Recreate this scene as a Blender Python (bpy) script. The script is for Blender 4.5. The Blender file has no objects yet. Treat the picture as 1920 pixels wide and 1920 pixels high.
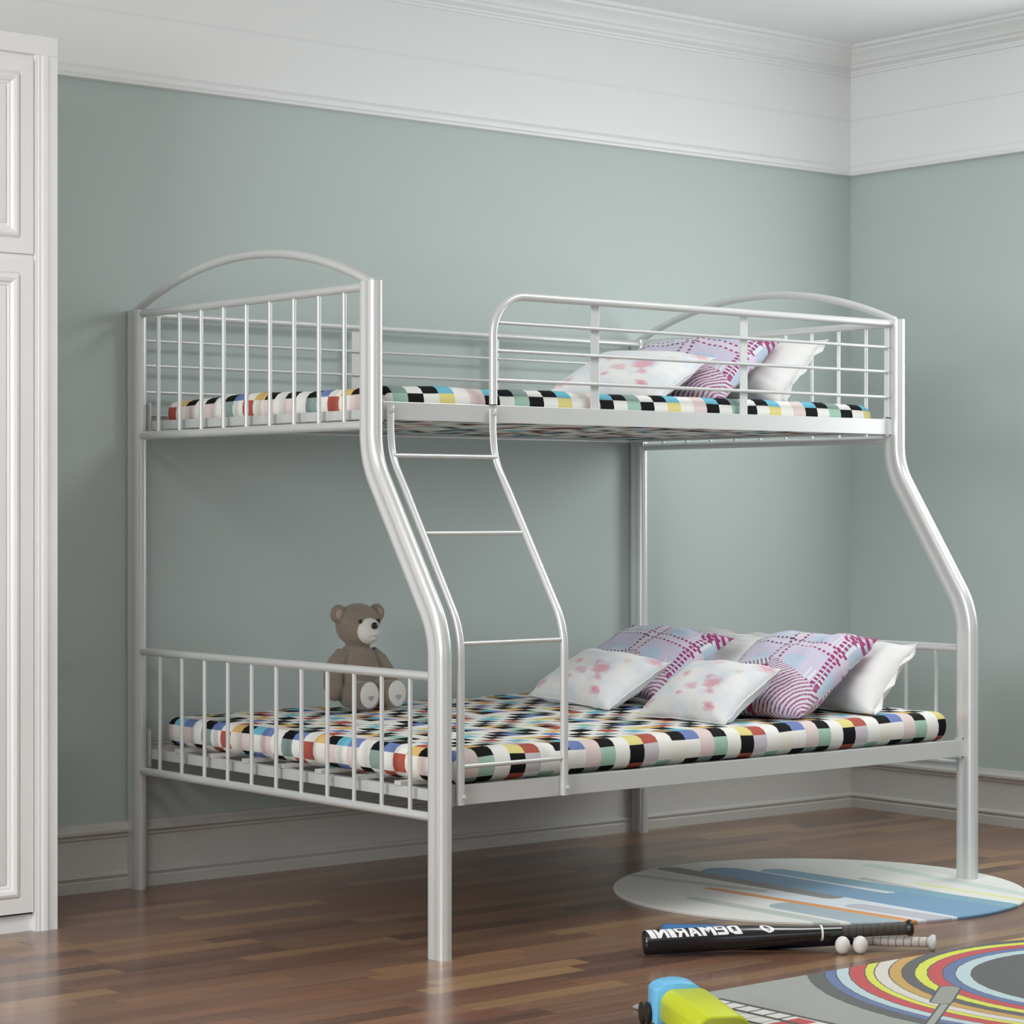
import bpy, bmesh, math, random
from mathutils import Vector, Matrix, noise
random.seed(7)
SC = bpy.context.scene
COL = SC.collection
PI = math.pi
R = math.radians

# ------------------------------------------------------------------ helpers
def tag(o, label=None, cat=None, group=None, kind=None):
    if label: o['label'] = label
    if cat: o['category'] = cat
    if group: o['group'] = group
    if kind: o['kind'] = kind
    return o

def empty(name, loc, label, cat, group=None, rotz=0):
    o = bpy.data.objects.new(name, None); COL.objects.link(o)
    o.location = loc; o.rotation_euler = (0, 0, rotz); o.empty_display_size = .05
    return tag(o, label, cat, group)

def obj(name, bm, mat, parent=None, smooth=True, world=True, bevel=0, sharp=40):
    """bm is in world coordinates when world=True and the parent is unrotated/rotated empty"""
    me = bpy.data.meshes.new(name)
    bmesh.ops.recalc_face_normals(bm, faces=bm.faces[:])
    bm.to_mesh(me); bm.free()
    mats = mat if isinstance(mat, (list, tuple)) else [mat]
    for m in mats: me.materials.append(m)
    o = bpy.data.objects.new(name, me); COL.objects.link(o)
    if parent is not None:
        o.parent = parent
        if world:
            M = Matrix.LocRotScale(parent.location, parent.rotation_euler, parent.scale)
            p = parent.parent
            while p is not None:
                M = Matrix.LocRotScale(p.location, p.rotation_euler, p.scale) @ M
                p = p.parent
            me.transform(M.inverted())
    if smooth:
        for p in me.polygons: p.use_smooth = True
        try: me.set_sharp_from_angle(angle=R(sharp))
        except Exception: pass
    if bevel:
        b = o.modifiers.new('bevel', 'BEVEL'); b.width = bevel; b.segments = 2
        b.limit_method = 'ANGLE'; b.angle_limit = R(50)
    return o

def box(bm, x0, x1, y0, y1, z0, z1, mi=0):
    vs = [bm.verts.new((x, y, z)) for x in (x0, x1) for y in (y0, y1) for z in (z0, z1)]
    for q in ((0,1,3,2),(4,6,7,5),(0,4,5,1),(2,3,7,6),(0,2,6,4),(1,5,7,3)):
        f = bm.faces.new([vs[i] for i in q]); f.material_index = mi
    return bm

def sweep(bm, pts, prof, frame=None, cap=True, closed=False, mi=0):
    """sweep a profile (list of (a,b)) along pts; frame(i)->(A,B) axes"""
    pts = [Vector(p) for p in pts]; n = len(pts); rings = []
    prev = None
    for i, p in enumerate(pts):
        if closed: t = (pts[(i+1) % n]-pts[i-1]).normalized()
        else: t = (pts[min(i+1, n-1)]-pts[max(i-1, 0)]).normalized()
        if frame: A, B = frame(t)
        else:
            if prev is None:
                A = Vector((0,0,1)).cross(t)
                if A.length < 1e-3: A = Vector((1,0,0))
                A.normalize()
            else: A = (prev - t*prev.dot(t)).normalized()
            B = t.cross(A); prev = A
        pr = prof(i/(n-1)) if callable(prof) else prof
        rings.append([bm.verts.new(p + A*a + B*b) for a, b in pr])
    m = len(rings[0])
    rng = range(n) if closed else range(n-1)
    for i in rng:
        r0, r1 = rings[i], rings[(i+1) % n]
        for j in range(m):
            f = bm.faces.new((r0[j], r0[(j+1) % m], r1[(j+1) % m], r1[j])); f.material_index = mi
    if cap and not closed:
        bm.faces.new(rings[0][::-1]).material_index = mi; bm.faces.new(rings[-1]).material_index = mi
    return bm

def circ(r, n=14, r2=None):
    r2 = r2 or r
    return [(r*math.cos(2*PI*k/n), r2*math.sin(2*PI*k/n)) for k in range(n)]

def tube(bm, pts, r, n=14, cap=True, closed=False, mi=0):
    return sweep(bm, pts, circ(r, n), cap=cap, closed=closed, mi=mi)

def fillet(pts, rad, seg=8):
    pts = [Vector(p) for p in pts]; out = [pts[0]]
    for i in range(1, len(pts)-1):
        a, b, c = pts[i-1], pts[i], pts[i+1]
        u = (a-b).normalized(); v = (c-b).normalized()
        ang = u.angle(v); d = min(rad/math.tan(ang/2), (a-b).length*.49, (c-b).length*.49)
        p0 = b+u*d; p2 = b+v*d
        rr = d*math.tan(ang/2)
        ctr = b + (u+v).normalized()*(rr/math.sin(ang/2))
        e0 = p0-ctr; e1 = p2-ctr; tot = e0.angle(e1)
        ax = e0.cross(e1).normalized()
        for k in range(seg+1):
            out.append(ctr + Matrix.Rotation(tot*k/seg, 3, ax) @ e0)
    out.append(pts[-1]); return out

def uvsph(bm, c, rx, ry=None, rz=None, rot=None, u=24, v=14, mi=0):
    ry = ry or rx; rz = rz or rx
    M = Matrix.Translation(c) @ (rot.to_4x4() if rot else Matrix.Identity(4)) @ Matrix.Diagonal((rx, ry, rz, 1))
    g = bmesh.ops.create_uvsphere(bm, u_segments=u, v_segments=v, radius=1, matrix=M)
    for vv in g['verts']:
        for f in vv.link_faces: f.material_index = mi
    return bm

def lathe(bm, prof, origin, axis, n=32, mi=0, mfun=None):
    """prof list of (s along axis, radius)"""
    axis = Vector(axis).normalized(); o = Vector(origin)
    A = axis.orthogonal().normalized(); B = axis.cross(A)
    rings = []
    for s, r in prof:
        if r < 1e-6: rings.append([bm.verts.new(o+axis*s)])
        else: rings.append([bm.verts.new(o+axis*s+(A*math.cos(2*PI*k/n)+B*math.sin(2*PI*k/n))*r) for k in range(n)])
    for i in range(len(rings)-1):
        a, b = rings[i], rings[i+1]
        for k in range(n):
            if len(a) == 1 and len(b) == 1: continue
            if len(a) == 1: vs = (a[0], b[(k+1) % n], b[k])
            elif len(b) == 1: vs = (a[k], a[(k+1) % n], b[0])
            else: vs = (a[k], a[(k+1) % n], b[(k+1) % n], b[k])
            f = bm.faces.new(vs); f.material_index = mfun(i) if mfun else mi
    return bm

# ------------------------------------------------------------------ materials
def mat(name, col, rough=.5, metal=0, spec=.5, coat=0, sheen=0):
    m = bpy.data.materials.new(name); m.use_nodes = True
    b = m.node_tree.nodes['Principled BSDF']
    b.inputs['Base Color'].default_value = (*col, 1); b.inputs['Roughness'].default_value = rough
    b.inputs['Metallic'].default_value = metal; b.inputs['Specular IOR Level'].default_value = spec
    b.inputs['Coat Weight'].default_value = coat; b.inputs['Coat Roughness'].default_value = .15
    b.inputs['Sheen Weight'].default_value = sheen
    return m

class X:
    """tiny expression builder on shader nodes"""
    nt = None
    def __init__(s, sock): s.s = sock
    @staticmethod
    def m(op, *a, clamp=False):
        n = X.nt.nodes.new('ShaderNodeMath'); n.operation = op; n.use_clamp = clamp
        for i, v in enumerate(a):
            if isinstance(v, X): X.nt.links.new(v.s, n.inputs[i])
            else: n.inputs[i].default_value = v
        return X(n.outputs[0])
    def __add__(s, o): return X.m('ADD', s, o)
    __radd__ = __add__
    def __sub__(s, o): return X.m('SUBTRACT', s, o)
    def __rsub__(s, o): return X.m('SUBTRACT', o, s)
    def __mul__(s, o): return X.m('MULTIPLY', s, o)
    __rmul__ = __mul__
    def __truediv__(s, o): return X.m('DIVIDE', s, o)
    def lt(s, o): return X.m('LESS_THAN', s, o)
    def gt(s, o): return X.m('GREATER_THAN', s, o)
    def floor(s): return X.m('FLOOR', s)
    def fract(s): return X.m('FRACT', s)
    def abs(s): return X.m('ABSOLUTE', s)
    def sqrt(s): return X.m('SQRT', s)
    def min(s, o): return X.m('MINIMUM', s, o)
    def max(s, o): return X.m('MAXIMUM', s, o)
    def clamp(s): return X.m('ADD', s, 0.0, clamp=True)
def cmix(f, a, b):
    n = X.nt.nodes.new('ShaderNodeMix'); n.data_type = 'RGBA'
    for sock, v in ((n.inputs[0], f), (n.inputs[6], a), (n.inputs[7], b)):
        if isinstance(v, X): X.nt.links.new(v.s, sock)
        elif isinstance(v, (int, float)): sock.default_value = v
        else: sock.default_value = (*v, 1)
    return X(n.outputs[2])
def coords(kind='Object'):
    t = X.nt.nodes.new('ShaderNodeTexCoord'); s = X.nt.nodes.new('ShaderNodeSeparateXYZ')
    X.nt.links.new(t.outputs[kind], s.inputs[0])
    return X(s.outputs[0]), X(s.outputs[1]), X(s.outputs[2])
def geo_pos():
    t = X.nt.nodes.new('ShaderNodeNewGeometry'); s = X.nt.nodes.new('ShaderNodeSeparateXYZ')
    X.nt.links.new(t.outputs['Position'], s.inputs[0])
    return X(s.outputs[0]), X(s.outputs[1]), X(s.outputs[2])
def vec(x, y, z=0.0):
    n = X.nt.nodes.new('ShaderNodeCombineXYZ')
    for i, v in enumerate((x, y, z)):
        if isinstance(v, X): X.nt.links.new(v.s, n.inputs[i])
        else: n.inputs[i].default_value = v
    return X(n.outputs[0])
def nz(v, scale, detail=2, rough=.5):
    n = X.nt.nodes.new('ShaderNodeTexNoise'); n.inputs['Scale'].default_value = scale
    n.inputs['Detail'].default_value = detail; n.inputs['Roughness'].default_value = rough
    if v is not None: X.nt.links.new(v.s, n.inputs['Vector'])
    return X(n.outputs['Fac'])
def wn(v, dim='3D'):
    n = X.nt.nodes.new('ShaderNodeTexWhiteNoise'); n.noise_dimensions = dim
    X.nt.links.new(v.s, n.inputs['Vector']); return X(n.outputs['Value'])
def ramp(f, stops, interp='LINEAR'):
    n = X.nt.nodes.new('ShaderNodeValToRGB'); n.color_ramp.interpolation = interp
    while len(n.color_ramp.elements) < len(stops): n.color_ramp.elements.new(.5)
    for e, (p, c) in zip(n.color_ramp.elements, stops): e.position = p; e.color = (*c, 1)
    X.nt.links.new(f.s, n.inputs[0]); return X(n.outputs[0])
def open_mat(name, rough=.5, **k):
    m = mat(name, (.5,.5,.5), rough, **k); X.nt = m.node_tree; return m
def base(m, c): m.node_tree.links.new(c.s, m.node_tree.nodes['Principled BSDF'].inputs['Base Color'])
def bump(m, h, dist, strength=1.0):
    n = m.node_tree.nodes.new('ShaderNodeBump'); n.inputs['Distance'].default_value = dist
    n.inputs['Strength'].default_value = strength
    m.node_tree.links.new(h.s, n.inputs['Height'])
    m.node_tree.links.new(n.outputs[0], m.node_tree.nodes['Principled BSDF'].inputs['Normal'])

M_metal = mat('white_metal', (.66,.67,.665), .34, metal=.3, spec=.5, coat=.25)
M_trim = mat('white_paint', (.79,.80,.80), .5)
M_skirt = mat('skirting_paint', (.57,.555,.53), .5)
M_wardrobe = mat('wardrobe_lacquer', (.85,.85,.845), .4)
M_wall = open_mat('sage_wall', .75)
x, y, z = geo_pos()
base(M_wall, cmix(nz(vec(x, y, z), 1.3, 2)*.35, (.475,.542,.527), (.457,.52,.505)))
bump(M_wall, nz(vec(x, y, z), 260, 2), .0004, .3)
M_dim = mat('low_bounce_wall', (.25,.27,.28), .8)  # unseen left and front walls, made dark to cut bounced light
M_ceil = mat('ceiling_paint', (.82,.83,.83), .8)
M_gap = mat('dark_gap', (.05,.05,.05), .8)

# wood floor : short strips running along X
M_floor = open_mat('wood_floor', .3, spec=.6, coat=.3)
x, y, z = geo_pos()
W_, L_ = .068, .47
row = (y/W_).floor()
off = wn(vec(row, 3.7, 1.0))
xs = (x + off*3.0)/L_
colm = xs.floor()
rnd = wn(vec(row, colm, 5.0))
rnd2 = wn(vec(row, colm, 9.0))
c = ramp(rnd, [(0,(.085,.042,.034)),(.16,(.155,.070,.044)),(.36,(.22,.108,.060)),(.52,(.165,.088,.062)),(.7,(.28,.148,.072)),(.84,(.20,.078,.050)),(1,(.34,.20,.095))])
gr = nz(vec(x*2.2+rnd2*30.0, y*55.0, rnd*20.0), 1.0, 5, .62)
c = cmix(((gr-.38)*2.4).clamp()*.6, c, cmix(.5, c, (.40,.24,.14)))
gr2 = nz(vec(x*1.0, y*9.0+rnd2*9.0, 0.0), 2.2, 3)
c = cmix(((gr2-.5)*2.0).clamp()*.5, c, (.075,.042,.038))
seam = ((y/W_).fract().lt(.03)).max(xs.fract().lt(.006))
c = cmix(seam*.55, c, (.03,.018,.015))
base(M_floor, c)
X.nt.links.new((gr*.14+.24).s, M_floor.node_tree.nodes['Principled BSDF'].inputs['Roughness'])
bump(M_floor, gr*.3-seam, .0006, .5)

# ------------------------------------------------------------------ room
WX, WY, ZC = 3.11, 1.497, 2.845
XL, YF = -5.2, -7.0
ZB, ZT = .197, 2.37
def struct(name, bm, m, **k):
    o = obj(name, bm, m, **k); o['kind'] = 'structure'; return o
bm = bmesh.new(); box(bm, XL-.1, WX+.1, YF-.1, WY+.1, -.1, 0); struct('floor', bm, M_floor, smooth=False)
bm = bmesh.new(); box(bm, XL-.1, WX+.1, YF-.1, WY+.1, ZC, ZC+.1); struct('ceiling', bm, M_ceil, smooth=False)
bm = bmesh.new(); box(bm, XL-.1, WX+.1, WY, WY+.1, 0, ZC); struct('wall_back', bm, M_wall, smooth=False)
WL = (-2.9, -.3, 1.25, 2.6)
bm = bmesh.new()
box(bm, XL-.1, XL, YF, WL[0], 0, ZC); box(bm, XL-.1, XL, WL[1], WY, 0, ZC)
box(bm, XL-.1, XL, WL[0], WL[1], 0, WL[2]); box(bm, XL-.1, XL, WL[0], WL[1], WL[3], ZC)
struct('wall_left', bm, M_dim, smooth=False)
bm = bmesh.new()
for a in (WL[0], WL[1]-.05): box(bm, XL-.07, XL-.02, a, a+.05, WL[2], WL[3])
for a in (WL[2], WL[3]-.05): box(bm, XL-.07, XL-.02, WL[0], WL[1], a, a+.05)
struct('window_3', bm, M_trim, smooth=False)
# right wall with a window opening (out of the picture, it lights the room)
WR = (-.80, .60, 1.00, 2.30)
bm = bmesh.new()
box(bm, WX, WX+.1, WR[1], WY, 0, ZC); box(bm, WX, WX+.1, YF, WR[0], 0, ZC)
box(bm, WX, WX+.1, WR[0], WR[1], 0, WR[2]); box(bm, WX, WX+.1, WR[0], WR[1], WR[3], ZC)
struct('wall_right', bm, M_wall, smooth=False)
WF = (-2.6, 1.6, .8, 2.35)
bm = bmesh.new()
box(bm, XL, WF[0], YF-.1, YF, 0, ZC); box(bm, WF[1], WX, YF-.1, YF, 0, ZC)
box(bm, WF[0], WF[1], YF-.1, YF, 0, WF[2]); box(bm, WF[0], WF[1], YF-.1, YF, WF[3], ZC)
struct('wall_front', bm, M_dim, smooth=False)
bm = bmesh.new()
for a in (WR[0], WR[1]-.05): box(bm, WX+.02, WX+.07, a, a+.05, WR[2], WR[3])
for a in (WR[2], WR[3]-.05): box(bm, WX+.02, WX+.07, WR[0], WR[1], a, a+.05)
struct('window_1', bm, M_trim, smooth=False)
bm = bmesh.new()
for a in (WF[0], -1.25, .2, WF[1]-.05): box(bm, a, a+.05, YF-.07, YF-.02, WF[2], WF[3])
for a in (WF[2], WF[3]-.05): box(bm, WF[0], WF[1], YF-.07, YF-.02, a, a+.05)
struct('fill_window', bm, M_trim, smooth=False)  # unseen front window, added to give frontal fill

def mould(name, prof, m=M_trim):
    """profile (d from wall, z) run along back and right walls, mitred in the corner"""
    bm = bmesh.new(); rings = []
    for which in range(3):
        ring = []
        for d, zz in prof:
            if which == 0: p = (XL, WY-d, zz)
            elif which == 1: p = (WX-d, WY-d, zz)
            else: p = (WX-d, YF, zz)
            ring.append(bm.verts.new(p))
        rings.append(ring)
    for a, b in ((0,1),(1,2)):
        for j in range(len(prof)-1):
            bm.faces.new((rings[a][j], rings[a][j+1], rings[b][j+1], rings[b][j]))
    return struct(name, bm, m, smooth=True, sharp=30)
# skirting: plinth strip, bead, flat board, cap moulding
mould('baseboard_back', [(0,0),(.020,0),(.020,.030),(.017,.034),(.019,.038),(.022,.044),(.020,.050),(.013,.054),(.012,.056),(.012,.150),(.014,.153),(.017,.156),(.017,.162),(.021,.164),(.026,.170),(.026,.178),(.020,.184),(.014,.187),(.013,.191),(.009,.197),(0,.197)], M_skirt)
# white frieze above the picture rail with a thin groove
mould('trim_1', [(0,ZT),(.006,ZT),(.024,ZT+.003),(.026,ZT+.010),(.020,ZT+.015),(.016,ZT+.018),(.018,ZT+.024),(.017,ZT+.032),(.010,ZT+.040),(.007,ZT+.044),(.006,2.578),(.003,2.580),(.003,2.583),(.006,2.585),(.006,2.75),(0,2.75)])
mould('trim_2', [(0,2.745),(.012,2.747),(.014,2.755),(.010,2.760),(.012,2.766),(.030,2.776),(.034,2.784),(.044,2.790),(.048,2.798),(.066,2.812),(.082,2.822),(.086,2.830),(.102,2.834),(.106,ZC),(0,ZC)])

# ------------------------------------------------------------------ wardrobe
wd = empty('wardrobe', (-1.03, 1.23, 0), 'tall white panelled built-in wardrobe standing at the left against the back wall', 'wardrobe')
WYF = .99; WX0, WX1 = -1.54, -.521; WZ = 2.371
bm = bmesh.new()
box(bm, WX0, WX1, WYF+.03, WY-.03, 0, WZ-.001)
obj('carcass', bm, M_wardrobe, wd, smooth=False)
bm = bmesh.new()
def stile(bm, x0, x1):
    # fluted face: plain - raised rounded band - plain
    w = x1-x0
    prof = [(0,.03),(0,0),(.10*w,0),(.12*w,-.0015),(.2*w,-.0015),(.24*w,.0),(.30*w,-.003),(.42*w,-.005),(.54*w,-.004),(.60*w,-.001),(.64*w,0),(w,0),(w,.03)]
    lo = [bm.verts.new((x0+a, WYF+b, 0)) for a, b in prof]; hi = [bm.verts.new((x0+a, WYF+b, 2.320)) for a, b in prof]
    for j in range(len(prof)-1): bm.faces.new((lo[j], lo[j+1], hi[j+1], hi[j]))
    bm.faces.new(hi); bm.faces.new(lo)
stile(bm, -.586, WX1)
obj('frame_stile', bm, M_wardrobe, wd, sharp=25)
bm = bmesh.new(); stile(bm, WX0, WX0+.065); obj('frame_stile', bm, M_wardrobe, wd, sharp=25)
bm = bmesh.new(); box(bm, WX0, WX1, WYF-.003, WYF+.03, 2.320, WZ); 
obj('top_rail', bm, M_wardrobe, wd, smooth=False, bevel=.002)
bm = bmesh.new(); box(bm, WX0+.065, -.586, WYF+.022, WYF+.03, 0, .05)
obj('plinth', bm, M_wardrobe, wd, smooth=False)
def door(name, x0, x1, z0, z1):
    bm = bmesh.new(); yf = WYF+.004
    # concentric rings : flat margin, moulding, inner panel
    rings = [(0,.024),(0,0),(.037,0),(.0385,.004),(.041,.001),(.046,-.004),(.052,-.006),(.060,-.003),(.066,.003),(.071,.004),(.0735,.008),(.077,.008),(.079,.005),(.083,.004)]
    prev = None
    for k, (ins, dy) in enumerate(rings):
        ring = [bm.verts.new(p) for p in ((x0+ins,yf+dy,z0+ins),(x1-ins,yf+dy,z0+ins),(x1-ins,yf+dy,z1-ins),(x0+ins,yf+dy,z1-ins))]
        if prev:
            for j in range(4): bm.faces.new((prev[j], prev[(j+1) % 4], ring[(j+1) % 4], ring[j]))
        prev = ring
    bm.faces.new(prev)
    return obj(name, bm, M_wardrobe, wd, sharp=20)
xm = (WX0+.065-.586)/2
for a, b in ((xm+.002, -.5895), (WX0+.0685, xm-.002)):
    door('upper_door', a, b, 1.792, 2.308)
    door('lower_door', a, b, .052, 1.778)
bm = bmesh.new(); box(bm, WX0+.065, -.586, WYF+.02, WYF+.0295, .045, 2.32)
obj('recess', bm, M_gap, wd, smooth=False)
bm = bmesh.new(); box(bm, WX0+.065, -.588, WYF+.012, WYF+.03, 1.7785, 1.7915); obj('cross_rail', bm, M_wardrobe, wd, smooth=False); bm = bmesh.new(); box(bm, WX0+.065, -.588, WYF+.012, WYF+.03, 2.3085, 2.320)
obj('cross_rail', bm, M_wardrobe, wd, smooth=False)

# ------------------------------------------------------------------ bunk bed
BL = 2.0; YU = .29; YB = 1.462
bed = empty('bunk_bed', (1.0, .73, 0), 'white tubular metal bunk bed with angled posts and a short ladder', 'bunk bed')
def peanut(r=.0203, s=.0155, n=18):
    # rounded figure-eight : long axis first coordinate
    pts = []
    a0 = math.acos(min(1, (s*.55)/r))
    for k in range(n+1):
        a = -PI+a0 + (2*(PI-a0))*k/n; pts.append((s+r*math.cos(a), r*math.sin(a)))
    for k in range(n+1):
        a = a0 + (2*(PI-a0))*k/n; pts.append((-s+r*math.cos(a), r*math.sin(a)))
    return pts
PEA = peanut()
fr = lambda t: (Vector((1,0,0)).cross(t).normalized(), Vector((1,0,0)))
HP = 1.705
for X0 in (0, BL):
    pth = fillet([(X0,0,.0095 if X0 else 0),(X0,0,.811),(X0,YU,1.248),(X0,YU,HP)], .22, 12)
    bm = bmesh.new(); sweep(bm, pth, PEA, frame=fr); obj('front_post', bm, M_metal, bed)
    bm = bmesh.new(); sweep(bm, [(X0,YB,0),(X0,YB,.7),(X0,YB,1.3),(X0,YB,HP)], PEA, frame=fr); obj('rear_post', bm, M_metal, bed)
    # upper end panel
    bm = bmesh.new()
    tube(bm, [(X0,YU,1.692),(X0,YB,1.692)], .0115); tube(bm, [(X0,YU,1.334),(X0,YB,1.334)], .0125)
    ch = (YB-YU)/2; sg = .115; Rr = (ch*ch+sg*sg)/(2*sg); yc = (YB+YU)/2; am = math.asin(ch/Rr)
    tube(bm, [(X0, yc+Rr*math.sin(-am+2*am*k/32), HP-.002+sg-Rr+Rr*math.cos(-am+2*am*k/32)) for k in range(33)], .0122)
    pan = obj('upper_end_panel', bm, M_metal, bed)
    for k in range(9):
        yy = .408+.1165*k
        bm = bmesh.new(); tube(bm, [(X0,yy,1.334),(X0,yy,1.692)], .0058, 12); obj('spindle', bm, M_metal, pan)
    bm = bmesh.new()
    tube(bm, [(X0,0,.700),(X0,YB,.700)], .0115); tube(bm, [(X0,0,.349),(X0,YB,.349)], .0120)
    pan = obj('lower_end_panel', bm, M_metal, bed)
    for k in range(11):
        yy = .122+.1210*k
        bm = bmesh.new(); tube(bm, [(X0,yy,.349),(X0,yy,.700)], .0058, 12); obj('spindle', bm, M_metal, pan)
# side rails : folded angle steel
def side_rail(y, z0, z1, inner, fz=0, fw=.028):
    bm = bmesh.new()
    box(bm, .036, 1.984, min(y, y+inner*.003), max(y, y+inner*.003), z0, z1)
    box(bm, .036, 1.984, min(y+inner*.003, y+inner*fw), max(y+inner*.003, y+inner*fw), z0+fz, z0+fz+.003)
    box(bm, .036, 1.984, min(y+inner*.003, y+inner*.012), max(y+inner*.003, y+inner*.012), z1-.003, z1)
    o = obj('side_rail', bm, M_metal, bed, smooth=False, bevel=.001)
side_rail(-.004, .377, .427, 1); side_rail(YB+.004, .377, .427, -1)
side_rail(YU-.004, 1.349, 1.396, 1, .003, .016); side_rail(YB+.004, 1.349, 1.396, -1, .003, .03)
def bracket(x, y, z0, z1, s, yi):
    bm = bmesh.new(); box(bm, min(x, x+s*.022), max(x, x+s*.022), y, y+.003, z0, z1)
    box(bm, min(x, x+s*.003), max(x, x+s*.003), min(y, y+yi), max(y, y+yi), z0, z1)
    obj('corner_bracket', bm, M_metal, bed, smooth=False)
for X0, s in ((.019, 1), (1.981, -1)):
    bracket(X0, -.001, .372, .432, s, .03); bracket(X0, YU-.001, 1.344, 1.402, s, .03)
    bracket(X0, YB-.004, .36, .47, s, -.04); bracket(X0, YB-.004, 1.335, 1.43, s, -.04)
# cross bars at both ends and slats
for X0 in (.036, 1.964):
    bm = bmesh.new(); box(bm, X0-.012, X0+.012, .0, YB, .383, .412); obj('cross_bar', bm, M_metal, bed, smooth=False, bevel=.002)
    bm = bmesh.new(); box(bm, X0-.012, X0+.012, YU, YB, 1.351, 1.377); obj('cross_bar', bm, M_metal, bed, smooth=False, bevel=.002)
for k in range(7):
    yy = .203+.178*k
    bm = bmesh.new(); box(bm, .020, 1.98, yy-.014, yy+.014, .412, .424); obj('slat', bm, M_metal, bed, smooth=False, bevel=.0015)
# front guard rail
GY = YU-.003
bm = bmesh.new()
tube(bm, fillet([(.402,GY,1.398),(.402,GY,1.692),(1.985,GY,1.692)], .105, 14), .0112, 16)
gd = obj('guard_rail', bm, M_metal, bed)
for zz in (1.618, 1.5425, 1.464):
    bm = bmesh.new(); tube(bm, [(.402,GY,zz),(1.968,GY,zz)], .0052, 10); obj('guard_rod', bm, M_metal, gd)
def upright(x, y, z0, z1, par, w=.030):
    bm = bmesh.new(); box(bm, x-w/2, x+w/2, y-.002, y+.002, z0, z1); obj('upright', bm, M_metal, par, smooth=False, bevel=.001)
for xx in (.772, 1.352): upright(xx, GY+.010, 1.396, 1.683, gd)
upright(1.968, GY+.004, 1.398, 1.70, gd, .020)
# rear guard rail
GB = YB-.018
bm = bmesh.new(); tube(bm, [(.0,GB,1.690),(2.0,GB,1.690)], .0100, 14)
gb = obj('guard_rail', bm, M_metal, bed)
for zz in (1.615, 1.541, 1.463):
    bm = bmesh.new(); tube(bm, [(.019,GB,zz),(1.981,GB,zz)], .0048, 10); obj('guard_rod', bm, M_metal, gb)
for xx in (.785, 1.345): upright(xx, GB+.006, 1.396, 1.681, gb, .036)
# ladder
LX = (.052, .392)
lad = None
for i, lx in enumerate(LX):
    pl = fillet([(lx,-.017,.380),(lx,-.017,.815),(lx,.268,1.252),(lx,.276,1.335),(lx,.276,1.386)], .20, 12)
    def prof(f):
        # tube pressed flat at both ends
        def blend(t): return max(0.0, min(1.0, t))
        k = 0.0
        if f > .78: k = blend((f-.78)/.12)
        if f < .10: k = .0
        return circ(.0105+.001*k, 16, .0105*(1-k)+.0035*k)
    frl = lambda t: (Vector((1,0,0)), Vector((1,0,0)).cross(t).normalized())
    # resample evenly
    tot = [0]
    for a, b in zip(pl, pl[1:]): tot.append(tot[-1]+(b-a).length)
    ev = []
    for k in range(61):
        s = tot[-1]*k/60
        j = max(q for q in range(len(tot)) if tot[q] <= s+1e-9); j = min(j, len(pl)-2)
        ev.append(pl[j].lerp(pl[j+1], (s-tot[j])/max(1e-9, tot[j+1]-tot[j])))
    bm = bmesh.new(); sweep(bm, ev, prof, frame=frl)
    if i == 0: lad = obj('ladder', bm, M_metal, bed)
    else: obj('ladder_rail', bm, M_metal, lad)
    for (bx, by, bz) in ((lx+.004, -.030, .400), (lx+.003, .270, 1.373)):
        bm = bmesh.new(); lathe(bm, [(0,.0),(0,.0065),(.003,.0065),(.003,.0045),(.007,.004),(.0075,0)], (bx, by+.004, bz), (0,-1,0), 12)
        obj('bolt', bm, M_metal, lad)
for (yy, zz) in ((.262,1.256),(.144,1.055),(-.014,.781),(-.017,.475)):
    bm = bmesh.new(); tube(bm, [(LX[0],yy,zz),(LX[1],yy,zz)], .0060, 12); obj('rung', bm, M_metal, lad)

# ------------------------------------------------------------------ mattresses
BLK=(.006,.006,.007); WHT=(.80,.80,.76); CRM=(.80,.77,.70); PNK=(.72,.60,.58); MNT=(.36,.55,.45); LAV=(.57,.53,.58)
RED=(.42,.10,.075); YEL=(.72,.64,.25); ORG=(.72,.48,.18); BRN=(.42,.26,.11); CYN=(.16,.48,.62); BLU=(.16,.22,.46); NVY=(.08,.10,.25); GGR=(.25,.34,.32); PNW=(.76,.70,.68)
W, K = WHT, BLK
GRID = [  # rows run along Y (0 = front face), columns along X
 [PNK,MNT,W,K,LAV,W,CRM,W],
 [PNK,K,W,YEL,RED,W,K,BLU],
 [CRM,ORG,K,W,LAV,W,BRN,CYN],
 [W,K,W,GGR,W,CYN,W,K],
 [RED,W,K,W,RED,W,YEL,ORG],
 [W,BLU,W,K,W,K,W,W],
 [K,W,ORG,W,CYN,W,K,BLU],
 [GGR,K,W,RED,W,MNT,W,K]]
SIDE = [W,PNK,W,PNK,CRM,RED,W,GGR]          # left side face, front to back
UNDER = [K,W,BLU,K,W,W,RED,W]
GRIDU = [list(r_) for r_ in GRID]
GRIDU[0] = [MNT,K,W,YEL,W,PNK,K,W]
GRIDU[1] = [GGR,W,K,CYN,W,PNK,CYN,K]
GRIDU[2] = [LAV,W,W,K,W,CRM,K,W]
M_matt = open_mat('harlequin_cloth', .8, spec=.15)
at = X.nt.nodes.new('ShaderNodeAttribute'); at.attribute_name = 'Col'
x, y, z = geo_pos()
base(M_matt, X(at.outputs['Color']))
bump(M_matt, nz(vec(x, y, z), 420, 2)+nz(vec(x, y, z), 14, 2)*4.0, .0015, .35)
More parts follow.
